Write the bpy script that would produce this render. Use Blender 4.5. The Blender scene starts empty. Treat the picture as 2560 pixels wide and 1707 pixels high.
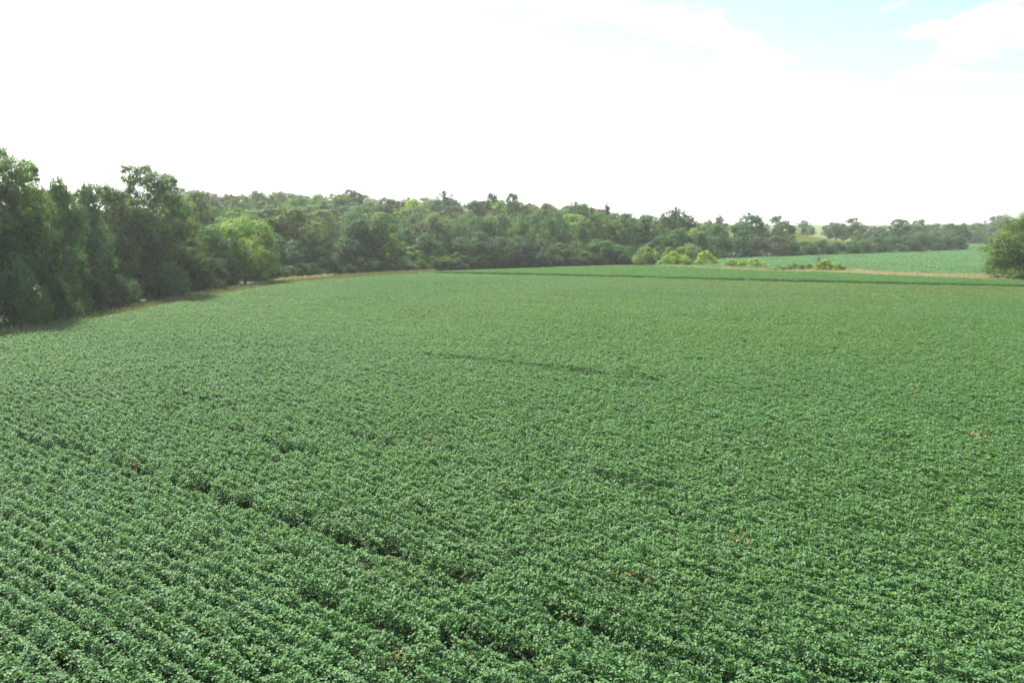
import bpy, math
import numpy as np

# ------------------------------------------------------------------ camera, light, exposure
SC = bpy.context.scene
COL = SC.collection
CAM_H = 10.0            # the drone hovers ten metres above the field
FPX, CX, CY, HOR = 1934.0, 1280.0, 853.5, 570.0     # focal length, centre and horizon row in photo pixels
PITCH = math.atan((CY - HOR) / FPX)
SUN_AZ, SUN_EL = math.radians(-41), math.radians(53)  # azimuth from +Y (ahead), negative = to the left

cam = bpy.data.cameras.new('camera')
cam.sensor_width = 36.0
cam.lens = 36.0 * FPX / 2560.0
cam.clip_start, cam.clip_end = 0.3, 9000.0
camo = bpy.data.objects.new('camera', cam)
camo.location = (0, 0, CAM_H)
camo.rotation_euler = (math.pi / 2 - PITCH, 0, 0)
COL.objects.link(camo)
SC.camera = camo

W = bpy.data.worlds.new('World')
SC.world = W
W.use_nodes = True
wt = W.node_tree
wt.nodes.clear()
def wn(kind, **kw):
    n = wt.nodes.new(kind)
    for k, v in kw.items():
        setattr(n, k, v)
    return n
w_out = wn('ShaderNodeOutputWorld')
w_bg = wn('ShaderNodeBackground')
w_bg.inputs['Strength'].default_value = 0.0475
sky = wn('ShaderNodeTexSky', sky_type='NISHITA', sun_disc=False)
sky.sun_elevation = SUN_EL
sky.sun_rotation = SUN_AZ
sky.altitude = 250
sky.air_density = 1.3
sky.dust_density = 1.0
sky.ozone_density = 1.2
# fair-weather clouds: noise on a flat layer seen in perspective, all round the sky
tc = wn('ShaderNodeTexCoord')
sep = wn('ShaderNodeSeparateXYZ')
wt.links.new(tc.outputs['Generated'], sep.inputs[0])
def wmath(op, a, b=None):
    n = wn('ShaderNodeMath', operation=op)
    for i, v in enumerate((a, b)):
        if v is None:
            continue
        if isinstance(v, (int, float)):
            n.inputs[i].default_value = v
        else:
            wt.links.new(v, n.inputs[i])
    return n.outputs[0]
zz = wmath('ADD', wmath('MAXIMUM', sep.outputs['Z'], 0.0), 0.10)
comb = wn('ShaderNodeCombineXYZ')
wt.links.new(wmath('DIVIDE', sep.outputs['X'], zz), comb.inputs[0])
wt.links.new(wmath('DIVIDE', sep.outputs['Y'], zz), comb.inputs[1])
comb.inputs[2].default_value = 3.7
nz = wn('ShaderNodeTexNoise')
nz.inputs['Scale'].default_value = 1.55
nz.inputs['Detail'].default_value = 7.0
nz.inputs['Roughness'].default_value = 0.52
nz.inputs['Distortion'].default_value = 0.25
wt.links.new(comb.outputs[0], nz.inputs['Vector'])
ramp = wn('ShaderNodeMapRange', interpolation_type='SMOOTHSTEP')
ramp.inputs['From Min'].default_value = 0.515
ramp.inputs['From Max'].default_value = 0.66
wt.links.new(nz.outputs['Fac'], ramp.inputs['Value'])
mixc = wn('ShaderNodeMix', data_type='RGBA')
# towards the horizon the many layers of cloud and haze close up to white, all round
veil = wn('ShaderNodeMapRange', interpolation_type='SMOOTHSTEP')
veil.inputs['From Min'].default_value = 0.02
veil.inputs['From Max'].default_value = 0.12
veil.inputs['To Min'].default_value = 1.0
veil.inputs['To Max'].default_value = 0.0
wt.links.new(sep.outputs['Z'], veil.inputs['Value'])
wt.links.new(wmath('MAXIMUM', ramp.outputs[0], veil.outputs[0]), mixc.inputs['Factor'])
wt.links.new(sky.outputs[0], mixc.inputs['A'])
mixc.inputs['B'].default_value = (7.2, 7.2, 7.1, 1)
wt.links.new(mixc.outputs['Result'], w_bg.inputs['Color'])
wt.links.new(w_bg.outputs[0], w_out.inputs['Surface'])

sun = bpy.data.lights.new('sun', 'SUN')
sun.energy = 3.2
sun.angle = math.radians(7.0)
sun.color = (1.0, 0.93, 0.82)
suno = bpy.data.objects.new('sun', sun)
suno.rotation_euler = (math.pi / 2 - SUN_EL, 0, math.pi - SUN_AZ)
suno.location = (-200, 180, 220)
COL.objects.link(suno)

VS = SC.view_settings
VS.view_transform = 'Standard'
VS.look = 'None'
VS.gamma = 1.0
VS.use_curve_mapping = False
VS.exposure = 2.34
cy = SC.cycles
cy.use_denoising = True
cy.denoiser = 'OPENIMAGEDENOISE'
cy.denoising_input_passes = 'RGB_ALBEDO_NORMAL'
cy.denoising_prefilter = 'ACCURATE'
cy.max_bounces = 6
cy.diffuse_bounces = 3
cy.glossy_bounces = 2
cy.transmission_bounces = 4
cy.volume_bounces = 1
cy.transparent_max_bounces = 4
cy.sample_clamp_indirect = 6.0
cy.caustics_reflective = cy.caustics_refractive = False

# ------------------------------------------------------------------ photo pixels to places
SP, CP = math.sin(PITCH), math.cos(PITCH)
def ray(px, py):
    a, b = (px - CX) / FPX, (CY - py) / FPX
    return np.array([a, CP + b * SP, -SP + b * CP])
def G(px, py):                       # the point of the flat ground under a photo pixel
    d = ray(px, py)
    s = CAM_H / -d[2]
    return np.array([d[0] * s, d[1] * s])
def AT(px, Y, py=600.0):             # x of a photo column at the distance Y ahead
    d = ray(px, py)
    return d[0] * Y / d[1]
def HT(py, Y):                       # height above datum of a photo row at the distance Y ahead
    d = ray(CX, py)
    return CAM_H + d[2] * Y / d[1]
def Gs(pts, z=0.0):                  # z: height of the surface whose edge the photo shows
    return np.array([G(*p) for p in pts]) * (CAM_H - z) / CAM_H
CANOPY = 0.75

def sstep(a, b, x):
    t = np.clip((x - a) / (b - a), 0, 1)
    return t * t * (3 - 2 * t)

# the foot of the woods: along the left of the field, round its end, then the hedgerow of the second field
EDGE = np.vstack([[(-95, -300), (-72, 0), (-62, 45)],
    Gs([(0, 834), (128, 811), (274, 779), (405, 754), (526, 730), (640, 712), (720, 699), (845, 689), (998, 680)], .55),
    Gs([(1102, 675), (1320, 667), (1506, 661), (1650, 659), (1800, 651), (1990, 645), (2150, 639), (2300, 633), (2410, 629)]),
    [(205, 400), (225, 455), (400, 462), (1500, 470)]])
def edge_dist(P):
    """signed distance to the foot of the woods, positive on the wooded side"""
    best = np.full(len(P), 1e9)
    sgn = np.ones(len(P))
    for a, b in zip(EDGE[:-1], EDGE[1:]):
        ab = b - a
        t = np.clip(((P - a) @ ab) / (ab @ ab), 0, 1)
        q = P - (a + t[:, None] * ab)
        d = np.hypot(q[:, 0], q[:, 1])
        cr = ab[0] * (P[:, 1] - a[1]) - ab[1] * (P[:, 0] - a[0])
        m = d < best - 1e-9
        best[m] = d[m]
        sgn[m] = np.where(cr[m] > 0, 1, -1)
    return best * sgn
def ground_z(x, y):
    x = np.atleast_1d(np.asarray(x, float)); y = np.atleast_1d(np.asarray(y, float))
    ed = edge_dist(np.stack([x, y], 1))
    A = np.interp(x, [-200, -40, 30, 80, 140, 200, 260], [17, 17, 13, 10, 13.5, 9, 5])
    run = np.interp(x, [60, 120], [190, 125])
    z = A * sstep(4, run, ed)
    far = 10.5 * sstep(420, 760, y) * sstep(20, 120, ed) * sstep(40, 160, x)
    far += 3.0 * sstep(600, 1100, y)
    z = np.maximum(z, far) + 0.6 * np.sin(x / 37.0 + 1.3) * np.sin(y / 43.0) * sstep(10, 60, ed)
    return z
def gz(x, y):
    return float(ground_z([x], [y])[0])

def inside(P, poly):
    x, y = P[:, 0], P[:, 1]
    c = np.zeros(len(P), bool)
    j = len(poly) - 1
    for i in range(len(poly)):
        xi, yi = poly[i]; xj, yj = poly[j]
        m = ((yi > y) != (yj > y)) & (x < (xj - xi) * (y - yi) / (yj - yi + 1e-12) + xi)
        c ^= m
        j = i
    return c
def vnoise(x, y, seed):
    """smooth value noise in [0, 1]"""
    r = np.random.RandomState(seed)
    tab = r.rand(64, 64)
    xi, yi = np.floor(x).astype(int), np.floor(y).astype(int)
    fx, fy = x - xi, y - yi
    fx = fx * fx * (3 - 2 * fx); fy = fy * fy * (3 - 2 * fy)
    g = lambda a, b: tab[a % 64, b % 64]
    return (g(xi, yi) * (1 - fx) + g(xi + 1, yi) * fx) * (1 - fy) + (g(xi, yi + 1) * (1 - fx) + g(xi + 1, yi + 1) * fx) * fy

# ------------------------------------------------------------------ mesh helpers
def mesh_np(name, V, F, mat, var=None, smooth=False):
    """one mesh from arrays: V (n,3), F (m,3 or 4); var (n,3) is a per-vertex colour factor"""
    me = bpy.data.meshes.new(name)
    V = np.asarray(V, np.float32); F = np.asarray(F, np.int32)
    k = F.shape[1]
    me.vertices.add(len(V)); me.vertices.foreach_set('co', V.ravel())
    me.loops.add(F.size); me.loops.foreach_set('vertex_index', F.ravel())
    me.polygons.add(len(F))
    me.polygons.foreach_set('loop_start', np.arange(0, F.size, k, dtype=np.int32))
    me.polygons.foreach_set('loop_total', np.full(len(F), k, np.int32))
    if smooth:
        me.polygons.foreach_set('use_smooth', np.ones(len(F), bool))
    if var is not None:
        at = me.attributes.new('var', 'FLOAT_COLOR', 'POINT')
        c = np.ones((len(V), 4), np.float32); c[:, :3] = var
        at.data.foreach_set('color', c.ravel())
    me.update(calc_edges=True)
    me.validate()
    me.materials.append(mat)
    return me
def link(name, me, parent=None):
    o = bpy.data.objects.new(name, me)
    COL.objects.link(o)
    o.parent = parent
    return o
def tag(o, label=None, cat=None, group=None, kind=None):
    for k, v in (('label', label), ('category', cat), ('group', group), ('kind', kind)):
        if v:
            o[k] = v
    return o
def unit(v):
    return v / np.maximum(np.linalg.norm(v, axis=-1, keepdims=True), 1e-9)

class Tubes:
    """tapered bent limbs collected into one mesh"""
    def __init__(s, sides=6):
        s.V, s.F, s.n, s.k = [], [], 0, sides
    def add(s, pts, rad):
        pts = np.asarray(pts, float); k = s.k
        tan = unit(np.gradient(pts, axis=0))
        ref = np.array([0.31, 0.95, 0.1])
        a = unit(np.cross(tan, ref)); b = np.cross(tan, a)
        ang = np.arange(k) * 2 * math.pi / k
        ring = pts[:, None] + (a[:, None] * np.cos(ang)[None, :, None] + b[:, None] * np.sin(ang)[None, :, None]) * np.asarray(rad)[:, None, None]
        m = len(pts)
        s.V.append(ring.reshape(-1, 3))
        i = np.arange(m - 1)[:, None] * k; j = np.arange(k)[None]
        f = np.stack([i + j, i + (j + 1) % k, i + k + (j + 1) % k, i + k + j], -1).reshape(-1, 4)
        s.F.append(f + s.n); s.n += m * k
    def mesh(s, name, mat):
        return mesh_np(name, np.vstack(s.V), np.vstack(s.F), mat, smooth=True)

# ------------------------------------------------------------------ materials
def newmat(name):
    m = bpy.data.materials.new(name)
    m.use_nodes = True
    m.node_tree.nodes.clear()
    return m, m.node_tree
def leaf_mat(name, base, source, rough=0.5, spec=0.35, trans=0.4, tcol=(1.25, 1.25, 0.45)):
    """thin leaf: colour = base x per-leaf factor x tint of its tree (object colour) or plant (instance attribute)"""
    m, t = newmat(name)
    N = t.nodes.new; L = t.links.new
    out = N('ShaderNodeOutputMaterial')
    va = N('ShaderNodeAttribute'); va.attribute_name = 'var'
    mul = N('ShaderNodeMix'); mul.data_type = 'RGBA'; mul.blend_type = 'MULTIPLY'; mul.inputs['Factor'].default_value = 1
    L(va.outputs['Color'], mul.inputs['A'])
    if source == 'object':
        oi = N('ShaderNodeObjectInfo'); L(oi.outputs['Color'], mul.inputs['B'])
    else:
        ia = N('ShaderNodeAttribute'); ia.attribute_type = 'INSTANCER'; ia.attribute_name = 'tint'
        m2 = N('ShaderNodeMix'); m2.data_type = 'RGBA'; m2.blend_type = 'MULTIPLY'; m2.inputs['Factor'].default_value = 1
        L(ia.outputs['Color'], m2.inputs['A']); m2.inputs['B'].default_value = (*base, 1)
        L(m2.outputs['Result'], mul.inputs['B'])
    pb = N('ShaderNodeBsdfPrincipled')
    L(mul.outputs['Result'], pb.inputs['Base Color'])
    pb.inputs['Roughness'].default_value = rough
    pb.inputs['Specular IOR Level'].default_value = spec
    tm = N('ShaderNodeMix'); tm.data_type = 'RGBA'; tm.blend_type = 'MULTIPLY'; tm.inputs['Factor'].default_value = 1
    L(mul.outputs['Result'], tm.inputs['A']); tm.inputs['B'].default_value = (*tcol, 1)
    tb = N('ShaderNodeBsdfTranslucent'); L(tm.outputs['Result'], tb.inputs['Color'])
    mx = N('ShaderNodeMixShader'); mx.inputs[0].default_value = trans
    L(pb.outputs[0], mx.inputs[1]); L(tb.outputs[0], mx.inputs[2])
    L(mx.outputs[0], out.inputs['Surface'])
    return m
def rough_mat(name, c1, c2, scale, rough=0.9, bump=0.0, attr=None, detail=5):
    m, t = newmat(name)
    N = t.nodes.new; L = t.links.new
    out = N('ShaderNodeOutputMaterial')
    pb = N('ShaderNodeBsdfPrincipled'); L(pb.outputs[0], out.inputs['Surface'])
    pb.inputs['Roughness'].default_value = rough
    pb.inputs['Specular IOR Level'].default_value = 0.15
    tcn = N('ShaderNodeTexCoord')
    nzn = N('ShaderNodeTexNoise'); nzn.inputs['Scale'].default_value = scale; nzn.inputs['Detail'].default_value = detail
    nzn.inputs['Roughness'].default_value = 0.65
    L(tcn.outputs['Object'], nzn.inputs['Vector'])
    mr = N('ShaderNodeMapRange'); mr.inputs['From Min'].default_value = 0.3; mr.inputs['From Max'].default_value = 0.7
    L(nzn.outputs['Fac'], mr.inputs['Value'])
    mx = N('ShaderNodeMix'); mx.data_type = 'RGBA'
    L(mr.outputs[0], mx.inputs['Factor'])
    mx.inputs['A'].default_value = (*c1, 1); mx.inputs['B'].default_value = (*c2, 1)
    col = mx.outputs['Result']
    if attr:
        va = N('ShaderNodeAttribute'); va.attribute_name = 'var'
        m2 = N('ShaderNodeMix'); m2.data_type = 'RGBA'; m2.blend_type = 'MULTIPLY'; m2.inputs['Factor'].default_value = 1
        L(col, m2.inputs['A']); L(va.outputs['Color'], m2.inputs['B']); col = m2.outputs['Result']
    L(col, pb.inputs['Base Color'])
    if bump:
        bp = N('ShaderNodeBump'); bp.inputs['Strength'].default_value = bump; bp.inputs['Distance'].default_value = 0.3
        L(nzn.outputs['Fac'], bp.inputs['Height']); L(bp.outputs[0], pb.inputs['Normal'])
    return m

M_TREE = leaf_mat('tree_leaf', (1, 1, 1), 'object', rough=0.6, spec=0.12, trans=0.44)
M_BARK = rough_mat('bark', (0.066, 0.064, 0.052), (0.155, 0.148, 0.128), 3.0, 0.95, 0.4)
M_TWIG = rough_mat('grey_twig', (0.16, 0.14, 0.12), (0.28, 0.25, 0.22), 2.0, 0.9)
M_SOY = leaf_mat('soybean_leaf', (0.080, 0.177, 0.064), 'instance', rough=0.56, spec=0.30, trans=0.36, tcol=(1.2, 1.3, 0.5))
M_GRASS = leaf_mat('grass_blade', (1, 1, 1), 'instance', rough=0.7, spec=0.15, trans=0.3, tcol=(1.0, 1.0, 0.85))
M_GROUND = rough_mat('ground_cover', (0.75, 0.75, 0.75), (1.2, 1.15, 1.1), 0.35, 0.95, 0.3, attr=True, detail=8)

# ------------------------------------------------------------------ terrain, one sheet to the horizon
def graded(lo, hi, core_lo, core_hi, n_core, n_out):
    a = np.linspace(core_lo, core_hi, n_core)
    l = core_lo - (core_lo - lo) * np.linspace(0, 1, n_out)[1:][::-1] ** 2.2
    r = core_hi + (hi - core_hi) * np.linspace(0, 1, n_out)[1:] ** 2.2
    return np.concatenate([l, a, r])
gx = graded(-2200, 2200, -240, 300, 180, 24)
gy = graded(-700, 2600, -40, 560, 180, 30)
GX, GY = np.meshgrid(gx, gy)
P = np.stack([GX.ravel(), GY.ravel()], 1)
ed = np.concatenate([edge_dist(P[i:i + 20000]) for i in range(0, len(P), 20000)])
Z = ground_z(P[:, 0], P[:, 1])
soil = np.array([0.032, 0.030, 0.020]); floor_c = np.array([0.055, 0.062, 0.03]); meadow = np.array([0.085, 0.115, 0.042])
PASTURE = np.array([(AT(1985, 300), 292), (AT(2150, 300), 300), (AT(2170, 420), 420), (AT(2010, 440), 440), (AT(1975, 380), 380)])
wood = sstep(-1, 5, ed)[:, None]
far_m = np.maximum(sstep(430, 520, P[:, 1]) * sstep(20, 60, P[:, 0]), inside(P, PASTURE) * 1.0)[:, None]
gc = soil * (1 - wood) + floor_c * wood
gc = gc * (1 - far_m) + meadow * far_m
nxg, nyg = len(gx), len(gy)
ii = (np.arange(nyg - 1)[:, None] * nxg + np.arange(nxg - 1)[None]).ravel()
F = np.stack([ii, ii + 1, ii + 1 + nxg, ii + nxg], 1)
ground = link('ground', mesh_np('ground', np.column_stack([P, Z]), F, M_GROUND, gc, smooth=True))
tag(ground, 'bare soil, woodland floor and rolling meadow under the crops', 'ground', kind='structure')

# ------------------------------------------------------------------ scattering of uncountable plants (kind stuff)
def scatter(name, pts, rot, scl, tint, src, label, cat):
    """one object: geometry nodes put a plant mesh on every point (src: list of meshes)"""
    me = bpy.data.meshes.new(name + '_points')
    me.vertices.add(len(pts)); me.vertices.foreach_set('co', np.asarray(pts, np.float32).ravel())
    for nm, ty, key, arr in (('rot', 'FLOAT_VECTOR', 'vector', rot), ('scl', 'FLOAT_VECTOR', 'vector', scl)):
        at = me.attributes.new(nm, ty, 'POINT'); at.data.foreach_set(key, np.asarray(arr, np.float32).ravel())
    at = me.attributes.new('tint', 'FLOAT_COLOR', 'POINT')
    c = np.ones((len(pts), 4), np.float32); c[:, :3] = tint
    at.data.foreach_set('color', c.ravel())
    at = me.attributes.new('pick', 'INT', 'POINT')
    at.data.foreach_set('value', np.random.RandomState(len(pts)).randint(0, len(src), len(pts)).astype(np.int32))
    me.update()
    o = link(name, me)
    coll = bpy.data.collections.new(name + '_kinds')
    for i, m in enumerate(src):
        so = bpy.data.objects.new('%s_kind_%02d' % (name, i), m)
        coll.objects.link(so)
    ng = bpy.data.node_groups.new(name + '_scatter', 'GeometryNodeTree')
    ng.interface.new_socket('Geometry', in_out='INPUT', socket_type='NodeSocketGeometry')
    ng.interface.new_socket('Geometry', in_out='OUTPUT', socket_type='NodeSocketGeometry')
    N = ng.nodes.new; L = ng.links.new
    gi, go = N('NodeGroupInput'), N('NodeGroupOutput')
    ci = N('GeometryNodeCollectionInfo')
    ci.inputs['Collection'].default_value = coll
    ci.inputs['Separate Children'].default_value = True
    ci.inputs['Reset Children'].default_value = True
    ip = N('GeometryNodeInstanceOnPoints')
    ip.inputs['Pick Instance'].default_value = True
    def na(nm, ty):
        n = N('GeometryNodeInputNamedAttribute'); n.data_type = ty; n.inputs['Name'].default_value = nm
        return n.outputs['Attribute']
    L(gi.outputs[0], ip.inputs['Points']); L(ci.outputs[0], ip.inputs['Instance'])
    L(na('pick', 'INT'), ip.inputs['Instance Index'])
    e2r = N('FunctionNodeEulerToRotation'); L(na('rot', 'FLOAT_VECTOR'), e2r.inputs[0])
    L(e2r.outputs[0], ip.inputs['Rotation']); L(na('scl', 'FLOAT_VECTOR'), ip.inputs['Scale'])
    L(ip.outputs[0], go.inputs[0])
    md = o.modifiers.new('scatter', 'NODES'); md.node_group = ng
    mat = src[0].materials[0]
    me.materials.append(mat)
    return tag(o, label, cat, kind='stuff')

def frames(nrm, r):
    """two in-plane axes for every normal, turned at random"""
    n = unit(nrm)
    ref = r.randn(len(n), 3)
    a = unit(np.cross(n, ref)); b = np.cross(n, a)
    return n, a, b
def leaf_fan(C, nrm, L_, Wd, r, fold=0.18):
    """ovate leaflets of six vertices, folded along the midrib; returns V, F (tris)"""
    n, a, b = frames(nrm, r)
    l = L_[:, None]; w = Wd[:, None]
    v = [C - a * l * .5, C - a * l * .18 + b * w * .46 + n * w * fold, C + a * l * .2 + b * w * .38 + n * w * fold,
         C + a * l * .5 - n * l * .1, C + a * l * .2 - b * w * .38 + n * w * fold, C - a * l * .18 - b * w * .46 + n * w * fold]
    V = np.stack(v, 1).reshape(-1, 3)
    i = np.arange(len(C))[:, None] * 6
    F = np.concatenate([i + np.array(q) for q in ((0, 1, 2), (0, 2, 3), (0, 3, 4), (0, 4, 5))])
    return V, F

# --- soybean: a short piece of row, 0.6 m long, closed canopy of trifoliate leaves
ROW, SEG = 0.50, 0.50
def soy_piece(seed, tri=125, length=SEG, half=ROW * .48, h=0.80, ls=1.0, wild=1.0):
    r = np.random.RandomState(seed)
    # a handful of plants, each a dome of leaves of its own height
    npl = max(4, int(6 * length / SEG))
    pc = np.stack([(np.arange(npl) + .5 + r.uniform(-.35, .35, npl)) / npl * length - length / 2, r.uniform(-.02, .02, npl)], 1)
    ph = h * r.uniform(.9, 1.08, npl)
    k = r.randint(0, npl, tri)
    v = r.uniform(-1, 1, tri); u = r.randn(tri) * .12
    x = pc[k, 0] + u; y = pc[k, 1] + v * half
    top = ph[k] * (1 - .62 * np.abs(v) ** 1.8) * (1 - .28 * np.minimum(np.abs(u) / .3, 1) ** 2)
    z = top - r.exponential(.085, tri) + r.randn(tri) * .03
    z = np.maximum(z, .12)
    up = np.stack([r.randn(tri) * .42 + u * 1.2, r.randn(tri) * .42 + v * .45, np.ones(tri)], 1)
    C, Nn = [], []
    ang = r.uniform(0, 6.28, tri)
    n, a, b = frames(up, r)
    for q in range(3):
        t = ang + q * 2.2
        off = (a * np.cos(t)[:, None] + b * np.sin(t)[:, None])
        C.append(np.stack([x, y, z], 1) + off * .038 * ls)
        Nn.append(n + off * .30 + r.randn(tri, 3) * .16)
    C = np.vstack(C); Nn = np.vstack(Nn)
    Ln = r.uniform(.052, .090, len(C)) * ls
    V, F = leaf_fan(C, Nn, Ln, Ln * r.uniform(.68, .84, len(C)), r)
    br = np.clip(1 + r.randn(len(C)) * .20, .55, 1.7)
    ye = np.clip(r.randn(len(C)) * .16, -.25, .5) + (r.rand(len(C)) < .03) * .5
    var = np.stack([br * (1 + ye * .75), br * (1 + ye * .22), br * (1 - ye * .5)], 1)
    return mesh_np('soybean_piece_%d' % seed, V, F, M_SOY, np.repeat(var, 6, 0))
soy_near = [soy_piece(100 + i) for i in range(10)]
soy_low = [soy_piece(140 + i, tri=75, h=.22, half=ROW * .50) for i in range(4)]

FIELD_EDGE_L = Gs([(0, 848), (128, 823), (274, 791), (405, 765), (526, 740), (631, 724), (716, 709), (845, 699), (998, 689), (1085, 683)], .6)
DIV = Gs([(1085, 683), (1250, 685.5), (1560, 693), (1920, 702.5), (2200, 709), (2560, 717)], CANOPY)      # the joint between main rows and end rows
DIV = np.vstack([DIV, DIV[-1] + (DIV[-1] - DIV[-2]) * 2.2])
HEAD_FAR = Gs([(1085, 682), (1320, 674), (1506, 668), (1598, 666.5), (1659, 668), (1800, 675), (1920, 681), (2054, 683), (2207, 691), (2391, 698), (2560, 706)], CANOPY)
HEAD_FAR = np.vstack([HEAD_FAR, HEAD_FAR[-1] + (HEAD_FAR[-1] - HEAD_FAR[-2]) * 2.2])
NEAR = np.array([(75, 9), (-75, 9)])
MAIN = np.vstack([[(-58, 42)], FIELD_EDGE_L, DIV[1:], NEAR])
HEAD = np.vstack([DIV, HEAD_FAR[::-1]])

def line_dist(P, L2):
    d = np.full(len(P), 1e9)
    for a, b in zip(L2[:-1], L2[1:]):
        ab = b - a
        t = np.clip(((P - a) @ ab) / (ab @ ab), 0, 1)
        q = P - (a + t[:, None] * ab)
        d = np.minimum(d, np.hypot(q[:, 0], q[:, 1]))
    return d
def in_view(P, m=9.0):
    """within the picture's side planes widened by m metres"""
    lim = P[:, 1] * (CX / FPX) * 1.02 + m
    return (np.abs(P[:, 0]) < lim) & (P[:, 1] > 9)
ANG = math.radians(53)
RD = np.array([-math.sin(ANG), math.cos(ANG)])     # along the rows
RN = np.array([math.cos(ANG), math.sin(ANG)])      # across them
def warp(u, v):
    # the rows bend further round with distance across the field
    return -.0036 * (u - 15) * np.clip(v - 20, 0, 45) + .7 * np.sin(u / 21.0 + .7 + v * .011) + .15 * np.sin(u / 9.0 + v * .05)
rs = np.random.RandomState(5)
def row_points(poly, rd, rn, row, seg, wfun):
    uv = np.stack([poly @ rd, poly @ rn], 1)
    us = np.arange(uv[:, 0].min() - 4, uv[:, 0].max() + 4, seg)
    vs = np.arange(uv[:, 1].min() - 4, uv[:, 1].max() + 4, row)
    U, Vv = np.meshgrid(us, vs)
    k = np.repeat(np.arange(len(vs)), len(us))
    U = U.ravel() + rs.uniform(-.12, .12, U.size) + (k % 2) * seg * .5
    V0 = Vv.ravel()
    Wp = wfun(U, V0)
    e = .5
    slope = (wfun(U + e, V0) - wfun(U - e, V0)) / (2 * e)
    V1 = V0 + Wp + rs.randn(U.size) * .025
    P = U[:, None] * rd + V1[:, None] * rn
    m = inside(P, poly) & in_view(P)
    base = math.atan2(rd[1], rd[0])
    return P[m], (base + np.arctan(slope))[m], U[m], V0[m]
P, A, U, V0 = row_points(MAIN, RD, RN, ROW, SEG, warp)
# tracks where the canopy has not closed: (photo line, strength)
TRACKS = [([(100, 1108), (270, 1155), (620, 1245), (900, 1345), (1210, 1440)], .95), ([(760, 1440), (880, 1500), (1000, 1590)], .75), ([(1380, 1540), (1500, 1565), (1800, 1655)], .75),
          ([(520, 850), (620, 857), (870, 878)], .6), ([(1060, 886), (1314, 908), (1480, 928)], .75), ([(1060, 880), (1260, 897), (1661, 946)], .55), ([(400, 985), (640, 1010)], .55), ([(1500, 1180), (1700, 1225)], .55), ([(1900, 860), (2300, 885)], .55), ([(700, 760), (1100, 780)], .55), ([(1440, 925), (1661, 949)], .6), ([(1040, 725), (1300, 738)], .55),
          ([(1690, 1275), (1830, 1312)], .85), ([(1950, 1275), (2130, 1315)], .4), ([(860, 1080), (960, 1110)], .6), ([(1030, 1195), (1150, 1220)], .45),
          ([(40, 1090), (130, 1115)], .6), ([(1810, 745), (2200, 762)], .4), ([(150, 910), (300, 850)], .45), ([(2280, 1420), (2500, 1480)], .4), ([(1150, 1560), (1330, 1660)], .6),
          ([(1730, 892), (1745, 896)], .9), ([(2350, 985), (2560, 1003)], .4)]
gap = np.zeros(len(P))
for line, st in TRACKS:              # a track runs along one row
    L2 = Gs(line, CANOPY)
    ul, vl = L2 @ RD, L2 @ RN
    um, vm = ul.mean(), vl.mean()
    rows = np.unique(V0)
    v0 = rows[np.argmin(np.abs(rows + warp(np.full(len(rows), um), rows) - vm))]
    dist = np.hypot(*L2.mean(0))
    wide = ROW * (1.1 if st > .8 and dist > 35 else .1)
    gap[(np.abs(V0 - v0) <= wide) & (U > ul.min() - .3) & (U < ul.max() + .3)] = st
    if st > .9:
        gap[(np.abs(V0 - v0 - ROW) < .1) & (U > ul.min()) & (U < ul.max()) & (rs.rand(len(P)) < .35)] = .7
skip = vnoise(U * .45 + 11, V0 / ROW * 1.0, 3)                      # short random gaps along rows
gap = np.maximum(gap, np.where(skip > .955, .75, 0))
gap = gap * (rs.rand(len(P)) < .93)
gap[line_dist(P, DIV) < 1.1] = 10        # turning strip before the end rows
vig = .93 + .10 * vnoise(P[:, 0] / 19, P[:, 1] / 19, 18) + .10 * vnoise(P[:, 0] / 7, P[:, 1] / 7, 8) + .10 * (vnoise(P[:, 0] / 1.6, P[:, 1] / 1.6, 9) - .5)
hz = np.clip(vig * rs.uniform(.93, 1.07, len(P)), .6, 1.35)
sc = np.stack([rs.uniform(.95, 1.12, len(P)), rs.uniform(.93, 1.07, len(P)), hz], 1)
tn = vnoise(P[:, 0] / 22 + 5, P[:, 1] / 22, 12) - .5
olive = sstep(60, 130, P[:, 1]) * sstep(-25, 40, P[:, 0])
fine = rs.randn(len(P)) * .07
band = .05 * np.sin(V0 / 1.45 + .6 * np.sin(U / 30)) * vnoise(U / 25, V0 / 9, 14)       # planter passes
fine = fine + band + .10 * (vnoise(P[:, 0] / 9, P[:, 1] / 9, 15) - .5)
tint = np.stack([1 + .26 * tn + .24 * olive + fine, 1 + .08 * tn + fine, 1 - .18 * tn + .03 * olive + fine], 1)
rot = np.stack([rs.randn(len(P)) * .04, rs.randn(len(P)) * .04, A + np.where(rs.rand(len(P)) < .5, math.pi, 0)], 1)
lo = gap > .5
dead = gap > .9
full = ~lo
pts3 = np.column_stack([P, np.zeros(len(P))])
scatter('soybean_crop', pts3[full], rot[full], sc[full], tint[full], soy_near,
        'closed green soybean canopy in long rows filling the large near field', 'soybeans')
k2 = lo & ~dead
scatter('thin_soybean_crop', pts3[k2], rot[k2], sc[k2], tint[k2] * .95, soy_low,
        'short sparse soybean plants along dark gaps between the rows of the near field', 'soybeans')
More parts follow.
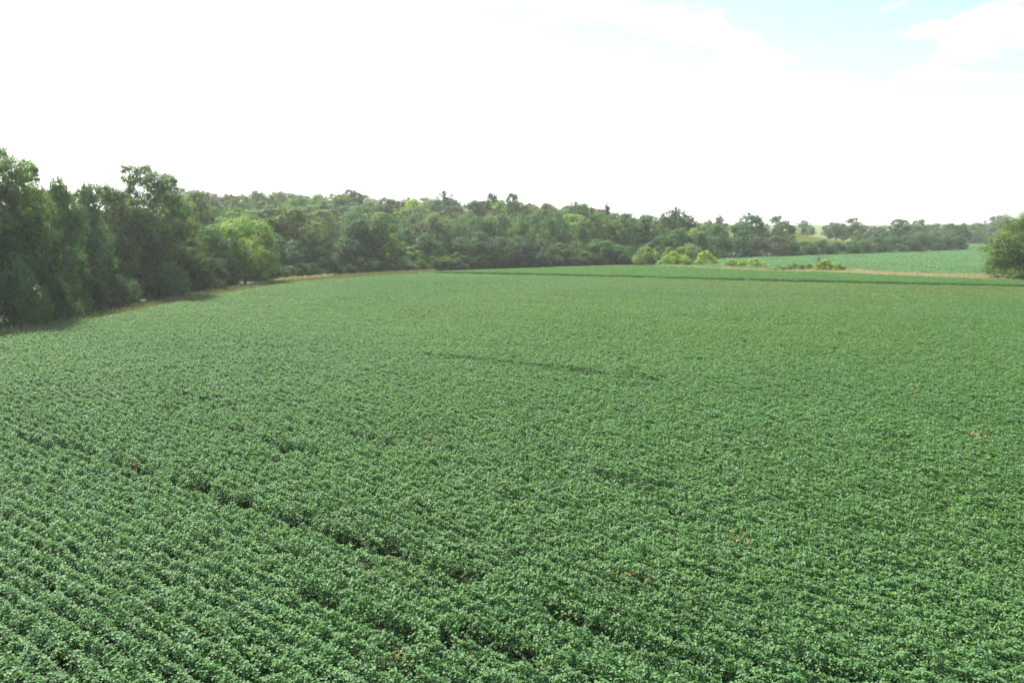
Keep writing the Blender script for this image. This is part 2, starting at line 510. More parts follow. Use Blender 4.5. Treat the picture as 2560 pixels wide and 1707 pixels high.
# end rows beyond the joint, parallel to it, greener and taller
dv = unit((DIV[-2] - DIV[0])[None])[0]
hn = np.array([-dv[1], dv[0]])
if hn[1] < 0:
    hn = -hn
P, A, U, V0 = row_points(HEAD, dv, hn, ROW, SEG, lambda u, v: .25 * np.sin(u / 15))
m = line_dist(P, DIV) > 1.1
P, A = P[m], A[m]
n = len(P)
rot = np.stack([rs.randn(n) * .05, rs.randn(n) * .05, A + np.where(rs.rand(n) < .5, math.pi, 0)], 1)
sc = np.stack([rs.uniform(.95, 1.12, n), rs.uniform(.95, 1.08, n), rs.uniform(1.28, 1.5, n)], 1)
fine = rs.randn(n) * .08
tint = np.stack([1.08 + fine, 1.10 + fine, 1.0 + fine], 1)
scatter('end_row_soybean_crop', np.column_stack([P, np.zeros(n)]), rot, sc, tint, soy_near,
        'brighter strip of soybean end rows behind the dark joint of the near field', 'soybeans')

# second field: far away, so pieces of three metres
def soy_patch(seed):
    r = np.random.RandomState(seed)
    S = 3.1
    nn = 1500
    x = r.uniform(-S / 2, S / 2, nn)
    rowi = r.randint(0, 4, nn); y = (rowi - 1.5) * .76 + r.randn(nn) * .17
    z = .74 - .9 * (y - (rowi - 1.5) * .76) ** 2 + .12 * np.sin(x * 2.1 + seed) * np.cos(y * 1.7) + r.randn(nn) * .07
    nrm = np.stack([r.randn(nn) * .45, r.randn(nn) * .45, np.ones(nn)], 1)
    ln = r.uniform(.14, .24, nn)
    n, a, b = frames(nrm, r)
    C = np.stack([x, y, z], 1)
    l = ln[:, None]
    V = np.stack([C - a * l * .5, C + b * l * .4, C + a * l * .5, C - b * l * .4], 1).reshape(-1, 3)
    br = np.clip(1 + r.randn(nn) * .1, .6, 1.4)
    return mesh_np('soybean_patch_%d' % seed, V, np.arange(nn * 4).reshape(-1, 4), M_SOY, np.repeat(np.stack([br, br, br], 1), 4, 0))
patches = [soy_patch(i) for i in range(5)]
SECOND = np.vstack([Gs([(1640, 668), (1800, 672), (1900, 676), (2121, 676), (2238, 684), (2391, 688), (2560, 693)], .4),
                    [(165, 156), (420, 150), (420, 452)], Gs([(2425, 611.5)]) , Gs([(2412, 630), (2300, 634.5), (2150, 640.5), (1990, 646.5), (1800, 652.5), (1660, 661)])])
SECOND[-7] = (236, 448)
gxs, gys = np.meshgrid(np.arange(0, 430, 2.9), np.arange(140, 460, 2.9))
q = math.radians(18)
PP = np.stack([gxs.ravel(), gys.ravel()], 1)
Rm = np.array([[math.cos(q), -math.sin(q)], [math.sin(q), math.cos(q)]])
PP = (PP - [200, 300]) @ Rm.T + [200, 300]
m = inside(PP, SECOND) & in_view(PP, 14)
PP = PP[m]; n = len(PP)
fine = rs.randn(n) * .05
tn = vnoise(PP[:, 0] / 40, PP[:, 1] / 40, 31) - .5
tint = np.stack([1.16 + .15 * tn + fine, 1.10 + fine, 1.42 - .1 * tn + fine], 1)  # pale bluish lift: grazing sheen put into the crop colour
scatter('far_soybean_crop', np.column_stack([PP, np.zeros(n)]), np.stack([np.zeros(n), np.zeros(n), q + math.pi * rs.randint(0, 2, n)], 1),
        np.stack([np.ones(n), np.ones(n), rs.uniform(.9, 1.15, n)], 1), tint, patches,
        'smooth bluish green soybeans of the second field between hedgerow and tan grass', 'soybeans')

# --- grass tufts on the verges
def tuft(seed, nb=26, h=.75, spread=.28, w=.020, lean=.35):
    r = np.random.RandomState(seed)
    V, F = [], []
    for i in range(nb):
        an = r.uniform(0, 6.28); d = np.array([math.cos(an), math.sin(an), 0]); s = np.array([-d[1], d[0], 0])
        b = np.array([r.randn() * spread * .5, r.randn() * spread * .5, 0])
        hh = h * r.uniform(.55, 1.15); le = lean * r.uniform(.2, 1.2) * hh
        p1 = b + d * le * .3 + [0, 0, hh * .55]; p2 = b + d * le + [0, 0, hh]
        o = len(V)
        V += [b - s * w, b + s * w, p1 + s * w * .8, p1 - s * w * .8, p2]
        F += [(o, o + 1, o + 2), (o, o + 2, o + 3), (o + 3, o + 2, o + 4)]
        if i % 3 == 0:          # seed head
            o = len(V)
            V += [p2 - s * w * 1.8 - [0, 0, .10], p2 + s * w * 1.8 - [0, 0, .10], p2 + d * .02 + [0, 0, .08]]
            F += [(o, o + 1, o + 2)]
    V = np.array(V)
    br = np.clip(1 + r.randn(len(V)) * .12, .6, 1.4)
    return mesh_np('grass_tuft_%d' % seed, V, np.array(F), M_GRASS, np.stack([br, br, br], 1))
tufts = [tuft(60 + i) for i in range(5)]
TAN = np.array([.42, .375, .215]); GREENW = np.array([.125, .18, .06]); BROWN = np.array([.28, .23, .13])
def verge(poly, dens, seed):
    r = np.random.RandomState(seed)
    lo_, hi_ = poly.min(0), poly.max(0)
    n = int(np.prod(hi_ - lo_) * dens)
    P = r.uniform(lo_, hi_, (n, 2))
    return P[inside(P, poly)], r
EDGE_L = Gs([(0, 834), (128, 811), (274, 779), (405, 754), (526, 730), (640, 712), (720, 699), (845, 689), (998, 680), (1102, 675)], .55)
out_l = EDGE_L + unit(np.array([[-1.0, .5]])) * 1.5
VERGE_L = np.vstack([[(-61, 45)], FIELD_EDGE_L, out_l[::-1], [(-66, 45)]])
P1, r1 = verge(VERGE_L, 9.0, 71)
VERGE_R = np.vstack([HEAD_FAR[3:], SECOND[6:7] + [20, 0], SECOND[:7][::-1]])
P2, r2 = verge(VERGE_R, 7.0, 72)
FARV = np.array([(222, 447), (420, 447), (420, 462), (222, 462)], float)
P4, r4 = verge(FARV, 1.6, 74)
PA = np.vstack([P1, P2, P4])
dry1 = vnoise(P1[:, 0] / 5, P1[:, 1] / 5, 41)
G1, G2 = G(640, 712), G(800, 697)
dry1 = np.maximum(dry1 * .34, (1.0 - line_dist(P1, np.stack([G1, G2])) / 5))
dry2 = np.where(P2[:, 0] > 62, .45, .12) + .75 * vnoise(P2[:, 0] / 7, P2[:, 1] / 3, 42)
dry4 = sstep(454, 448, P4[:, 1]) * .9
dry = np.concatenate([dry1, dry2, dry4]) + rs.randn(len(PA)) * .13
isd = dry > .52
def put_grass(name, P, cols, hgt, label, cat):
    n = len(P)
    scatter(name, np.column_stack([P, ground_z(P[:, 0], P[:, 1])]), np.stack([rs.randn(n) * .08, rs.randn(n) * .08, rs.uniform(0, 6.28, n)], 1),
            np.stack([rs.uniform(.9, 1.7, n)] * 2 + [hgt * rs.uniform(.7, 1.3, n)], 1), cols, tufts, label, cat)
n = isd.sum()
mixv = np.clip(.5 + rs.randn(n) * .3, 0, 1)[:, None]
put_grass('dry_grass', PA[isd], (TAN * mixv + (TAN * .75 + BROWN * .25) * (1 - mixv)) * rs.uniform(.85, 1.2, (n, 1)), 1.0,
          'tan dried grass growing in bands between the crops and the trees', 'dry grass')
n = (~isd).sum()
mixv = np.clip(.25 + rs.randn(n) * .3, 0, 1)[:, None]
put_grass('verge_grass', PA[~isd], GREENW * (1 - mixv) + BROWN * mixv, .85,
          'rough green and brown weeds growing along the foot of the woods', 'grass')
# meadow on the slope above the hedgerow
PM, rm = verge(PASTURE, 1.3, 75)
PMz = ground_z(PM[:, 0], PM[:, 1])
crest = sstep(410, 420, PM[:, 1])[:, None]
cm = np.array([.20, .235, .06]) * (1 - crest) + TAN * crest
scatter('meadow_grass', np.column_stack([PM, PMz]), np.stack([rm.randn(len(PM)) * .1, rm.randn(len(PM)) * .1, rm.uniform(0, 6.28, len(PM))], 1),
        np.stack([rm.uniform(2, 3.5, len(PM))] * 2 + [rm.uniform(.7, 1.3, len(PM))], 1), cm * rm.uniform(.8, 1.2, (len(PM), 1)), tufts,
        'yellow green meadow grass on the slope above the hedgerow', 'grass')

# ------------------------------------------------------------------ trees
def profile(kind, t):
    if kind == 'round':
        return np.sqrt(np.clip(1 - (2 * t - 1.0) ** 2, 0, 1)) ** .8
    if kind == 'edge':       # foliage to the ground, widest low down
        return np.clip(.80 + .35 * np.sin(t * math.pi * .9), 0, 1) * np.sqrt(np.clip(1 - t ** 3.2, 0, 1))
    if kind == 'vase':       # widest near the top
        return (.30 + .75 * np.clip(t, 0, 1) ** .8) * np.sqrt(np.clip(1 - np.clip(t - .55, 0, 1) ** 2 / .2025, 0, 1)) + .05
    if kind == 'column':
        return .55 + .45 * np.sin(np.clip(t, 0, 1) * math.pi) - .35 * t ** 4
    return np.sqrt(np.clip(1 - t ** 2, 0, 1)) * .9 + .1      # 'dome' for bushes
def make_tree(name, seed, H, R, base, kind, lobes=34, subs=20, leaves=22, leaf=.26, lobe_r=.30, spray=.0, trunks=1, limb=1.0, twig_mat=None, tip=.0, lumps=1.0):
    """returns (trunk mesh, crown mesh, H, R). Lobes of leaf clumps stand on limbs that leave the trunk."""
    r = np.random.RandomState(seed)
    t = np.clip((np.arange(lobes) + r.rand(lobes)) / lobes, 0, 1) ** .9
    r.shuffle(t)
    az = np.arange(lobes) * 2.39996 + r.uniform(-.5, .5, lobes)
    lump = 1 + lumps * .22 * np.sin(az * 2 + r.rand() * 6) + lumps * .15 * np.sin(az * 3 + t * 7 + r.rand() * 6)
    lr = R * lobe_r * r.uniform(.65, 1.25, lobes)
    env = R * profile(kind, t) * lump
    rad = np.maximum(env - lr * .8, 0) * r.uniform(.45, 1.05, lobes) ** .7
    zb = base * H
    z = zb + lr * .5 + t * (H - zb - lr * 1.3)
    # let the tops of the crown rise unevenly
    z = z + (t > .7) * r.uniform(-.06, .04, lobes) * H
    LC = np.stack([np.cos(az) * rad, np.sin(az) * rad, z], 1)
    tb = Tubes(6)
    tr = .017 * H * limb
    stems = []
    for s in range(trunks):
        a0 = r.uniform(0, 6.28); lean = (0.06 if trunks == 1 else .28) * H
        p = np.array([[math.cos(a0) * .25 * (trunks > 1), math.sin(a0) * .25 * (trunks > 1), -.3]] + [
            [math.cos(a0) * lean * q ** 1.5 + r.randn() * .012 * H, math.sin(a0) * lean * q ** 1.5 + r.randn() * .012 * H, H * .80 * q] for q in (.06, .2, .38, .56, .75, 1)])
        rr = tr * np.array([1.55, 1.12, 1, .82, .62, .4, .12]) / math.sqrt(trunks)
        tb.add(p, rr); stems.append((p, rr))
    for i in range(lobes):
        p, rr = stems[i % trunks]
        h0 = np.clip(LC[i, 2] - .55 * math.hypot(LC[i, 0], LC[i, 1]) - .08 * H, .06 * H, .74 * H)
        q0 = np.array([np.interp(h0, p[:, 2], p[:, c]) for c in range(3)])
        r0 = np.interp(h0, p[:, 2], rr) * .55
        mid = q0 * .45 + LC[i] * .55 + np.array([0, 0, -.05 * H]) * r.uniform(.2, 1) + r.randn(3) * .02 * H
        q2 = LC[i] + np.array([0, 0, lr[i] * .3])
        tb.add([q0, q0 * .7 + mid * .3 + r.randn(3) * .01 * H, mid, q2], [r0, r0 * .8, r0 * .55, r0 * .16])
        for b in range(3):
            e = LC[i] + unit(r.randn(1, 3))[0] * lr[i] * .9
            s0 = mid * .4 + LC[i] * .6
            tb.add([s0, (s0 + e) / 2 + r.randn(3) * .03 * R, e], [r0 * .32, r0 * .22, r0 * .06])
    # leaf clumps
    ls_ = np.repeat(np.arange(lobes), subs)
    d = unit(r.randn(len(ls_), 3) + np.array([0, 0, .28]) + .45 * unit(LC[ls_] - [0, 0, (zb + H) / 2]))
    SCn = LC[ls_] + d * (lr[ls_] * r.uniform(.45, 1.08, len(ls_)) ** .6)[:, None] * np.array([1, 1, .85])
    sr = lr[ls_] * r.uniform(.20, .38, len(ls_))
    li = np.repeat(np.arange(len(SCn)), leaves)
    nl = len(li)
    g = r.randn(nl, 3)
    pos = SCn[li] + g * (sr[li] * .52)[:, None] * np.array([1, 1, .75])
    if tip > 0:      # shoots that stand out of the crown
        sh = r.rand(len(SCn)) < tip
        k = r.rand(nl) ** 1.3
        ax = unit(d + np.array([0, 0, 1.0]))
        ps = SCn[li] + ax[li] * (k * sr[li] * 3.2)[:, None] + g * (sr[li] * .30 * (1.1 - k))[:, None]
        pos = np.where(sh[li][:, None], ps, pos)
    keep = pos[:, 2] > .12
    pos, li, g = pos[keep], li[keep], g[keep]
    nl = len(pos)
    nrm = unit(g) * .30 + d[li] * .85 + r.randn(nl, 3) * .33 + np.array([0, 0, .30])
    n_, a, b = frames(nrm, r)
    if spray > 0:     # drooping narrow leaves
        a = unit(a * (1 - spray) + np.array([0, 0, -1.0]) * spray + d[li] * spray * .5); b = unit(np.cross(n_, a))
    ln = leaf * r.uniform(.7, 1.35, nl)[:, None]
    wd = ln * (.62 - .25 * spray)
    V = np.stack([pos - a * ln * .5, pos + b * wd * .5 + n_ * ln * .06, pos + a * ln * .5, pos - b * wd * .5 + n_ * ln * .06], 1).reshape(-1, 3)
    lobe_b = np.clip(1 + r.randn(lobes) * .09, .8, 1.25); lobe_y = r.randn(lobes) * .09
    br = np.clip(lobe_b[ls_[li]] * (1 + r.randn(nl) * .17), .5, 1.7)
    ye = lobe_y[ls_[li]] + r.randn(nl) * .08
    var = np.repeat(np.stack([br * (1 + ye), br * (1 + ye * .3), br * (1 - ye * .6)], 1), 4, 0)
    trunk = tb.mesh(name + '_trunk', twig_mat or M_BARK)
    crown = mesh_np(name + '_crown', V, np.arange(nl * 4).reshape(-1, 4), M_TREE, var)
    # real extents
    top = float(np.percentile(pos[:, 2], 99.7)); rr_ = float(np.percentile(np.hypot(pos[:, 0], pos[:, 1]), 97))
    return trunk, crown, top, rr_

ARCH = {}
# the tall near trees
ARCH['tall_a'] = make_tree('tall_a', 11, 19, 6.2, .10, 'round', 56, 26, 28, .25, .30)
ARCH['tall_b'] = make_tree('tall_b', 12, 17, 5.2, .06, 'column', 44, 26, 28, .25, .32, tip=.2)
ARCH['vase'] = make_tree('vase', 13, 17.5, 7.0, .30, 'vase', 46, 24, 28, .24, .25, limb=1.25)
ARCH['bright'] = make_tree('bright', 14, 10, 6.0, .10, 'round', 46, 24, 28, .22, .28, trunks=3)
ARCH['field'] = make_tree('field', 15, 13, 8.0, .0, 'edge', 72, 24, 34, .24, .25, spray=.25, lumps=.35)
# woodland
ARCH['oak_a'] = make_tree('oak_a', 21, 13, 6.2, .22, 'round', 32, 18, 20, .32, .32)
ARCH['oak_b'] = make_tree('oak_b', 22, 12, 6.6, .25, 'round', 36, 16, 20, .34, .30)
ARCH['oak_c'] = make_tree('oak_c', 23, 14, 5.4, .25, 'vase', 30, 18, 20, .32, .30)
ARCH['edge_a'] = make_tree('edge_a', 24, 12, 5.6, .03, 'edge', 38, 18, 20, .30, .32)
ARCH['edge_b'] = make_tree('edge_b', 25, 11, 5.0, .03, 'edge', 34, 18, 22, .28, .33, tip=.25)
ARCH['slim'] = make_tree('slim', 26, 14, 3.6, .25, 'column', 22, 18, 18, .30, .36, tip=.15)
ARCH['willow'] = make_tree('willow', 27, 9, 4.2, .05, 'round', 24, 18, 34, .26, .36, spray=.5, trunks=2)
ARCH['thin'] = make_tree('thin', 28, 12, 4.6, .25, 'vase', 22, 8, 9, .24, .30, limb=1.1, twig_mat=M_TWIG)
# shrubs
ARCH['bush_a'] = make_tree('bush_a', 31, 4.2, 3.3, .0, 'dome', 22, 18, 26, .20, .34, trunks=3)
ARCH['bush_b'] = make_tree('bush_b', 32, 3.8, 3.4, .0, 'dome', 26, 18, 24, .19, .30, trunks=3, tip=.25)
ARCH['bush_c'] = make_tree('bush_c', 33, 6.5, 4.4, .0, 'edge', 28, 18, 24, .24, .33, trunks=2)
ARCH['bush_d'] = make_tree('bush_d', 34, 7.5, 4.0, .0, 'edge', 28, 18, 24, .25, .34, trunks=2, tip=.2)

rt = np.random.RandomState(77)
def tree(name, arch, x, y, H, R, color, label, cat, group=None, rz=None, sink=0.0):
    """one tree: an Empty at the foot, with the trunk and the crown as its parts"""
    tm, cm_, h0, r0 = ARCH[arch]
    e = bpy.data.objects.new(name, None)
    e.empty_display_size = .5
    COL.objects.link(e)
    e.location = (x, y, gz(x, y) - sink)
    e.rotation_euler = (0, 0, rt.uniform(0, 6.28) if rz is None else rz)
    e.scale = (R / r0, R / r0, H / h0)
    tag(e, label, cat, group)
    for nm, me in (('trunk', tm), ('crown', cm_)):
        o = link(nm, me, e)
        o.color = (*color, 1)
    return e
# leaf colours seen in the photo: (reflectance)
DARK = (.054, .112, .050); MID = (.076, .152, .056); OLIVE = (.100, .136, .060); BLUEG = (.064, .136, .074)
BRIGHT = (.145, .230, .060); YELLOW = (.215, .320, .068); GREYG = (.090, .132, .074); RUST = (.150, .120, .062)
def jit(c, s=.22):
    c = np.array(c) * (1 + np.clip(rt.randn(), -1.8, 1.8) * s)
    c = c * (1 + rt.randn(3) * np.array([.07, .02, .05]))
    return tuple(np.clip(c, .01, .5))

# --- the tall trees beside the near field: (archetype, name, px, base row, top row, width px, colour, label)
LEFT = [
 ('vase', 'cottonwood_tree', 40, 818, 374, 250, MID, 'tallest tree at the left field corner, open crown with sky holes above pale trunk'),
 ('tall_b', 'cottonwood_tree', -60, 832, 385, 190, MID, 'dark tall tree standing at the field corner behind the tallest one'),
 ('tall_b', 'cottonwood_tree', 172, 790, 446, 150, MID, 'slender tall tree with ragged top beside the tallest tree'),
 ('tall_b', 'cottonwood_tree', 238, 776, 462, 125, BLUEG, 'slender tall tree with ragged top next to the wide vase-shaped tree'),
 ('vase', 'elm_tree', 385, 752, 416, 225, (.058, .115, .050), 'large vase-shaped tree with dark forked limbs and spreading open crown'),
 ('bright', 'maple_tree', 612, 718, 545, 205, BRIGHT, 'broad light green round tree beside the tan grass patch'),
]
TREE_CATS = 'tree'
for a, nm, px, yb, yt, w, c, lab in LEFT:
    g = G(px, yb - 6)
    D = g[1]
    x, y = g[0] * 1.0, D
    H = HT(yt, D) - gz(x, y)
    tree(nm, a, x, y, H, w / 2 / FPX * D, tuple(np.array(jit(c, .03)) * 1.2), lab, TREE_CATS)  # leaf colour brightened to make up for these trees' own shade
def FOOT(px):
    return 'the tallest corner tree' if px < 100 else 'the slender tall trees' if px < 270 else 'the vase-shaped tree' if px < 470 else 'the broad light green tree'
# second rank behind them, and shrubs closing the foot
for px, back, yt, w, c, a in [(-30, 12, 430, 170, MID, 'edge_a'), (35, 6, 455, 190, MID, 'tall_a'), (110, 10, 470, 150, OLIVE, 'oak_c'), (200, 14, 480, 150, MID, 'oak_c'), (300, 12, 478, 150, OLIVE, 'oak_a'), (440, 16, 505, 170, OLIVE, 'oak_a'),
                              (330, 26, 470, 180, MID, 'oak_b'), (500, 28, 482, 150, OLIVE, 'oak_a'), (540, 10, 560, 150, MID, 'edge_b'), (-120, 14, 420, 200, DARK, 'tall_b'), (450, 6, 600, 120, DARK, 'edge_a')]:
    yb = np.interp(px, [-120, 0, 128, 274, 405, 526, 640], [860, 834, 811, 779, 754, 730, 712])
    g = G(px, yb) ; u = g / np.linalg.norm(g)
    x, y = g + u * back
    H = HT(yt, y) - gz(x, y)
    tree('woodland_tree', a, x, y, H, w / 2 / FPX * y, jit(c), '%s tree filling in the second rank behind %s' % ({DARK: 'dark green', MID: 'mid green', OLIVE: 'olive'}[c], FOOT(px)), TREE_CATS, 'second rank of trees behind the tall left trees')
for px, dy, yt, w, c, a in [(20, 0, 700, 120, DARK, 'bush_d'), (95, -3, 745, 70, MID, 'bush_c'), (150, -1, 690, 110, DARK, 'bush_d'), (195, 0, 715, 100, MID, 'bush_c'), (240, -1, 690, 100, DARK, 'bush_d'), (290, -1, 688, 120, BLUEG, 'bush_c'),
                            (340, 1, 650, 100, DARK, 'bush_d'), (395, 0, 690, 90, MID, 'bush_c'), (440, -1, 668, 95, BLUEG, 'bush_c'), (490, 0, 640, 90, DARK, 'bush_d'), (530, -1, 640, 110, DARK, 'bush_d'), (570, 1, 655, 85, DARK, 'bush_c'),
                            (655, 3, 640, 100, MID, 'bush_d'), (60, -1, 640, 120, MID, 'bush_d'), (-40, 0, 690, 130, DARK, 'bush_d'), (385, 3, 610, 130, DARK, 'bush_d'), (305, 4, 610, 120, DARK, 'bush_d'), (215, 4, 600, 130, MID, 'bush_d'), (120, 4, 590, 130, DARK, 'bush_d'), (470, 4, 600, 120, MID, 'bush_d')]:
    yb = np.interp(px, [-120, 0, 128, 274, 405, 526, 640], [860, 834, 811, 779, 754, 730, 712]) - 2
    g = G(px, yb - dy * 4)
    x, y = g
    H = HT(yt, y) - gz(x, y)
    tree('woodland_shrub', a, x, y, H, w / 2 / FPX * y, jit(c), '%s %s shrub at the field edge under %s' % ({DARK: 'dark green', MID: 'mid green', BLUEG: 'bluish green'}[c], 'tall' if yt < 660 else 'low', FOOT(px)), 'shrub', 'shrubs under the tall left trees')

# --- the wood on the rising ground beyond the field
SKY_X = [-300, 480, 560, 620, 690, 780, 850, 900, 950, 1000, 1060, 1160, 1220, 1310, 1400, 1450, 1510, 1560, 1620, 1690, 1760, 1800, 1870, 1940, 1985, 2010]
SKY_Y = [455, 470, 482, 478, 474, 483, 482, 478, 494, 500, 492, 498, 497, 505, 512, 508, 520, 526, 528, 521, 536, 540, 535, 548, 556, 580]
def front_y(px):
    return np.interp(px, [640, 720, 845, 998, 1102, 1320, 1506, 1650, 1800, 1990], [712, 699, 689, 680, 675, 667, 661, 659, 651, 645])
def ZONE(px):
    return ('the broad light green tree' if px < 700 else 'the tan grass patch' if px < 960 else 'the feathery willows' if px < 1160 else
            'the grey leafy shoots' if px < 1390 else 'the lone rounded bush' if px < 1640 else 'the hedgerow end')
# front rank, read from the photo: (px, top row, width px, archetype, colour)
FRONT = [(735, 600, 110, 'edge_a', BLUEG), (800, 614, 115, 'edge_a', BLUEG), (868, 588, 110, 'edge_b', BLUEG), (905, 545, 120, 'edge_a', BLUEG), (945, 538, 105, 'edge_b', MID),
         (985, 585, 60, 'willow', BRIGHT), (1000, 620, 85, 'willow', BRIGHT), (1040, 612, 75, 'willow', BRIGHT), (925, 640, 75, 'bush_c', MID), (1065, 580, 95, 'edge_b', BLUEG), (1105, 632, 80, 'willow', BRIGHT), (1140, 630, 60, 'willow', MID),
         (1150, 590, 100, 'edge_b', BLUEG), (1205, 578, 100, 'edge_a', BLUEG), (1250, 590, 110, 'edge_b', GREYG), (1300, 588, 120, 'edge_b', BLUEG), (1350, 595, 90, 'edge_b', GREYG), (1190, 638, 60, 'bush_c', BLUEG),
         (1400, 605, 90, 'edge_a', MID), (1440, 600, 90, 'edge_b', MID), (1490, 597, 90, 'willow', MID), (1520, 600, 90, 'willow', MID), (1545, 610, 80, 'edge_a', MID), (1572, 612, 60, 'edge_b', MID),
         (1380, 636, 70, 'bush_c', GREYG), (1425, 634, 70, 'bush_c', MID), (1470, 632, 70, 'bush_c', MID), (1535, 645, 60, 'bush_c', MID), (1330, 640, 70, 'bush_c', DARK)]
for px, yt, w, a, c in FRONT:
    big = yt < 625
    g = G(px, front_y(px)); u = g / np.linalg.norm(g)
    x, y = g + u * ((4.5 if big else 1.0) + rt.uniform(0, 2.5))
    H = HT(yt + 2, y) - gz(x, y)
    lab = {BRIGHT: 'light green feathery willow at the front of the wood above the brown verge',
           BLUEG: 'bluish green tree with foliage to the ground at the front of the wood',
           GREYG: 'greyish green tree with upright leafy shoots at the front of the wood',
           MID: 'mid green tree with foliage to the ground at the front of the wood',
           DARK: 'dark green tree with foliage to the ground at the front of the wood'}[c]
    shrub = a.startswith('bush')
    if shrub:
        lab = 'low ' + lab.replace('tree', 'shrub').replace(' with foliage to the ground', '').replace(' with upright leafy shoots', '')
    lab = lab.replace(' above the brown verge', '').replace(' with foliage to the ground', ' leafy to the ground')
    if c != BRIGHT:
        lab = lab.replace('at the front of the wood', 'at the wood front near ' + ZONE(px))
    tree('woodland_shrub' if shrub else ('willow_tree' if a == 'willow' else 'woodland_tree'), a, x, y, H, w / 2 / FPX * y, jit(c, .08), lab,
         'shrub' if shrub else TREE_CATS, lab.replace(' tree', ' trees').replace(' shrub', ' shrubs'))
# low growth closing the foot of the wood
for px in np.arange(690, 1650, 21):
    c = [DARK, MID, BLUEG, GREYG][rt.randint(4)]
    g = G(px + rt.uniform(-8, 8), front_y(px)); u = g / np.linalg.norm(g)
    x, y = g - u * rt.uniform(.2, 2.2)
    wd = {DARK: 'dark', MID: 'mid green', BLUEG: 'bluish', GREYG: 'grey green'}[c]
    lab = 'low %s brush at the very foot of the wood near %s' % (wd, ZONE(px))
    tree('woodland_shrub', ['bush_c', 'bush_b', 'bush_d'][rt.randint(3)], x, y, rt.uniform(1.6, 3.6), rt.uniform(1.7, 2.7), jit(c, .12), lab, 'shrub', lab)
# ranks up the slope
LOOK = {'oak_dark': (DARK, 'dark green'), 'mid': (MID, 'mid green'), 'olive': (OLIVE, 'olive brown'), 'blue': (BLUEG, 'bluish green'),
        'bright': (BRIGHT, 'light yellow green'), 'grey': (GREYG, 'greyish'), 'rust': (RUST, 'rusty leaved')}
ranks = [(13, 9.0), (24, 9.5), (36, 10), (50, 10), (66, 10.5), (84, 11), (104, 11), (126, 10), (146, 9.5), (162, 10)]
pts_e = np.array(EDGE[10:18])
for ri, (dist, sp) in enumerate(ranks):
    # a line parallel to the foot of the wood
    L2 = []
    for px in np.arange(470, 1960, 4):
        g = G(px, front_y(max(px, 640))); nrm_ = np.array([-.36, .93]) if px > 700 else np.array([-.55, .83])
        L2.append(g + nrm_ * dist)
    L2 = np.array(L2)
    s = np.concatenate([[0], np.cumsum(np.hypot(*np.diff(L2, axis=0).T))])
    for sv in np.arange(rt.uniform(0, sp), s[-1], sp):
        x = np.interp(sv, s, L2[:, 0]) + rt.randn() * 1.6; y = np.interp(sv, s, L2[:, 1]) + rt.randn() * 2.0
        d3 = np.array([x, y])
        px = CX + x / (y * CP) * FPX
        if px > (1975 if dist < 20 else 1945) or px < 400 or inside(d3[None], PASTURE)[0]:
            continue
        if px > 1620 and dist < 30 and px < 1700:
            pass
        sk = np.interp(px, SKY_X, SKY_Y)
        zs = HT(sk + rt.uniform(0, 9), y) - gz(x, y)
        want = rt.uniform(9.5, 14.0)
        H = min(want, zs)
        if dist > 120:
            H = np.clip(zs, 8, 17)
        if H < 4:
            continue
        up = ri >= 3
        if up:
            key = rt.choice(['olive', 'mid', 'oak_dark', 'grey', 'blue', 'bright', 'rust'], p=[.38, .25, .14, .09, .06, .08, .0] if px < 1350 else [.10, .36, .30, .06, .12, .05, .01])
        else:
            key = rt.choice(['mid', 'blue', 'oak_dark', 'bright', 'olive', 'grey'], p=[.38, .24, .16, .16, .06, .0])
        a = rt.choice(['oak_a', 'oak_b', 'oak_c', 'edge_a', 'edge_b', 'slim'], p=[.26, .24, .16, .16, .12, .06])
        if key == 'grey' and rt.rand() < .6:
            a = 'thin'
        c, wd = LOOK[key]
        Rr = min(sp * rt.uniform(.52, .72) * (H / 12) ** .4, .52 * H)
        where = 'low on' if ri < 3 else ('halfway up' if ri < 6 else 'high on')
        lab = {'thin': 'half bare %s tree' % wd, 'slim': 'slim upright %s tree' % wd}.get(a, 'rounded %s tree' % wd) + ' %s the wooded slope above %s' % (where, ZONE(px))
        tree('woodland_tree', a, x, y, H, Rr, jit(c), lab, TREE_CATS, lab.replace(' tree', ' trees', 1))
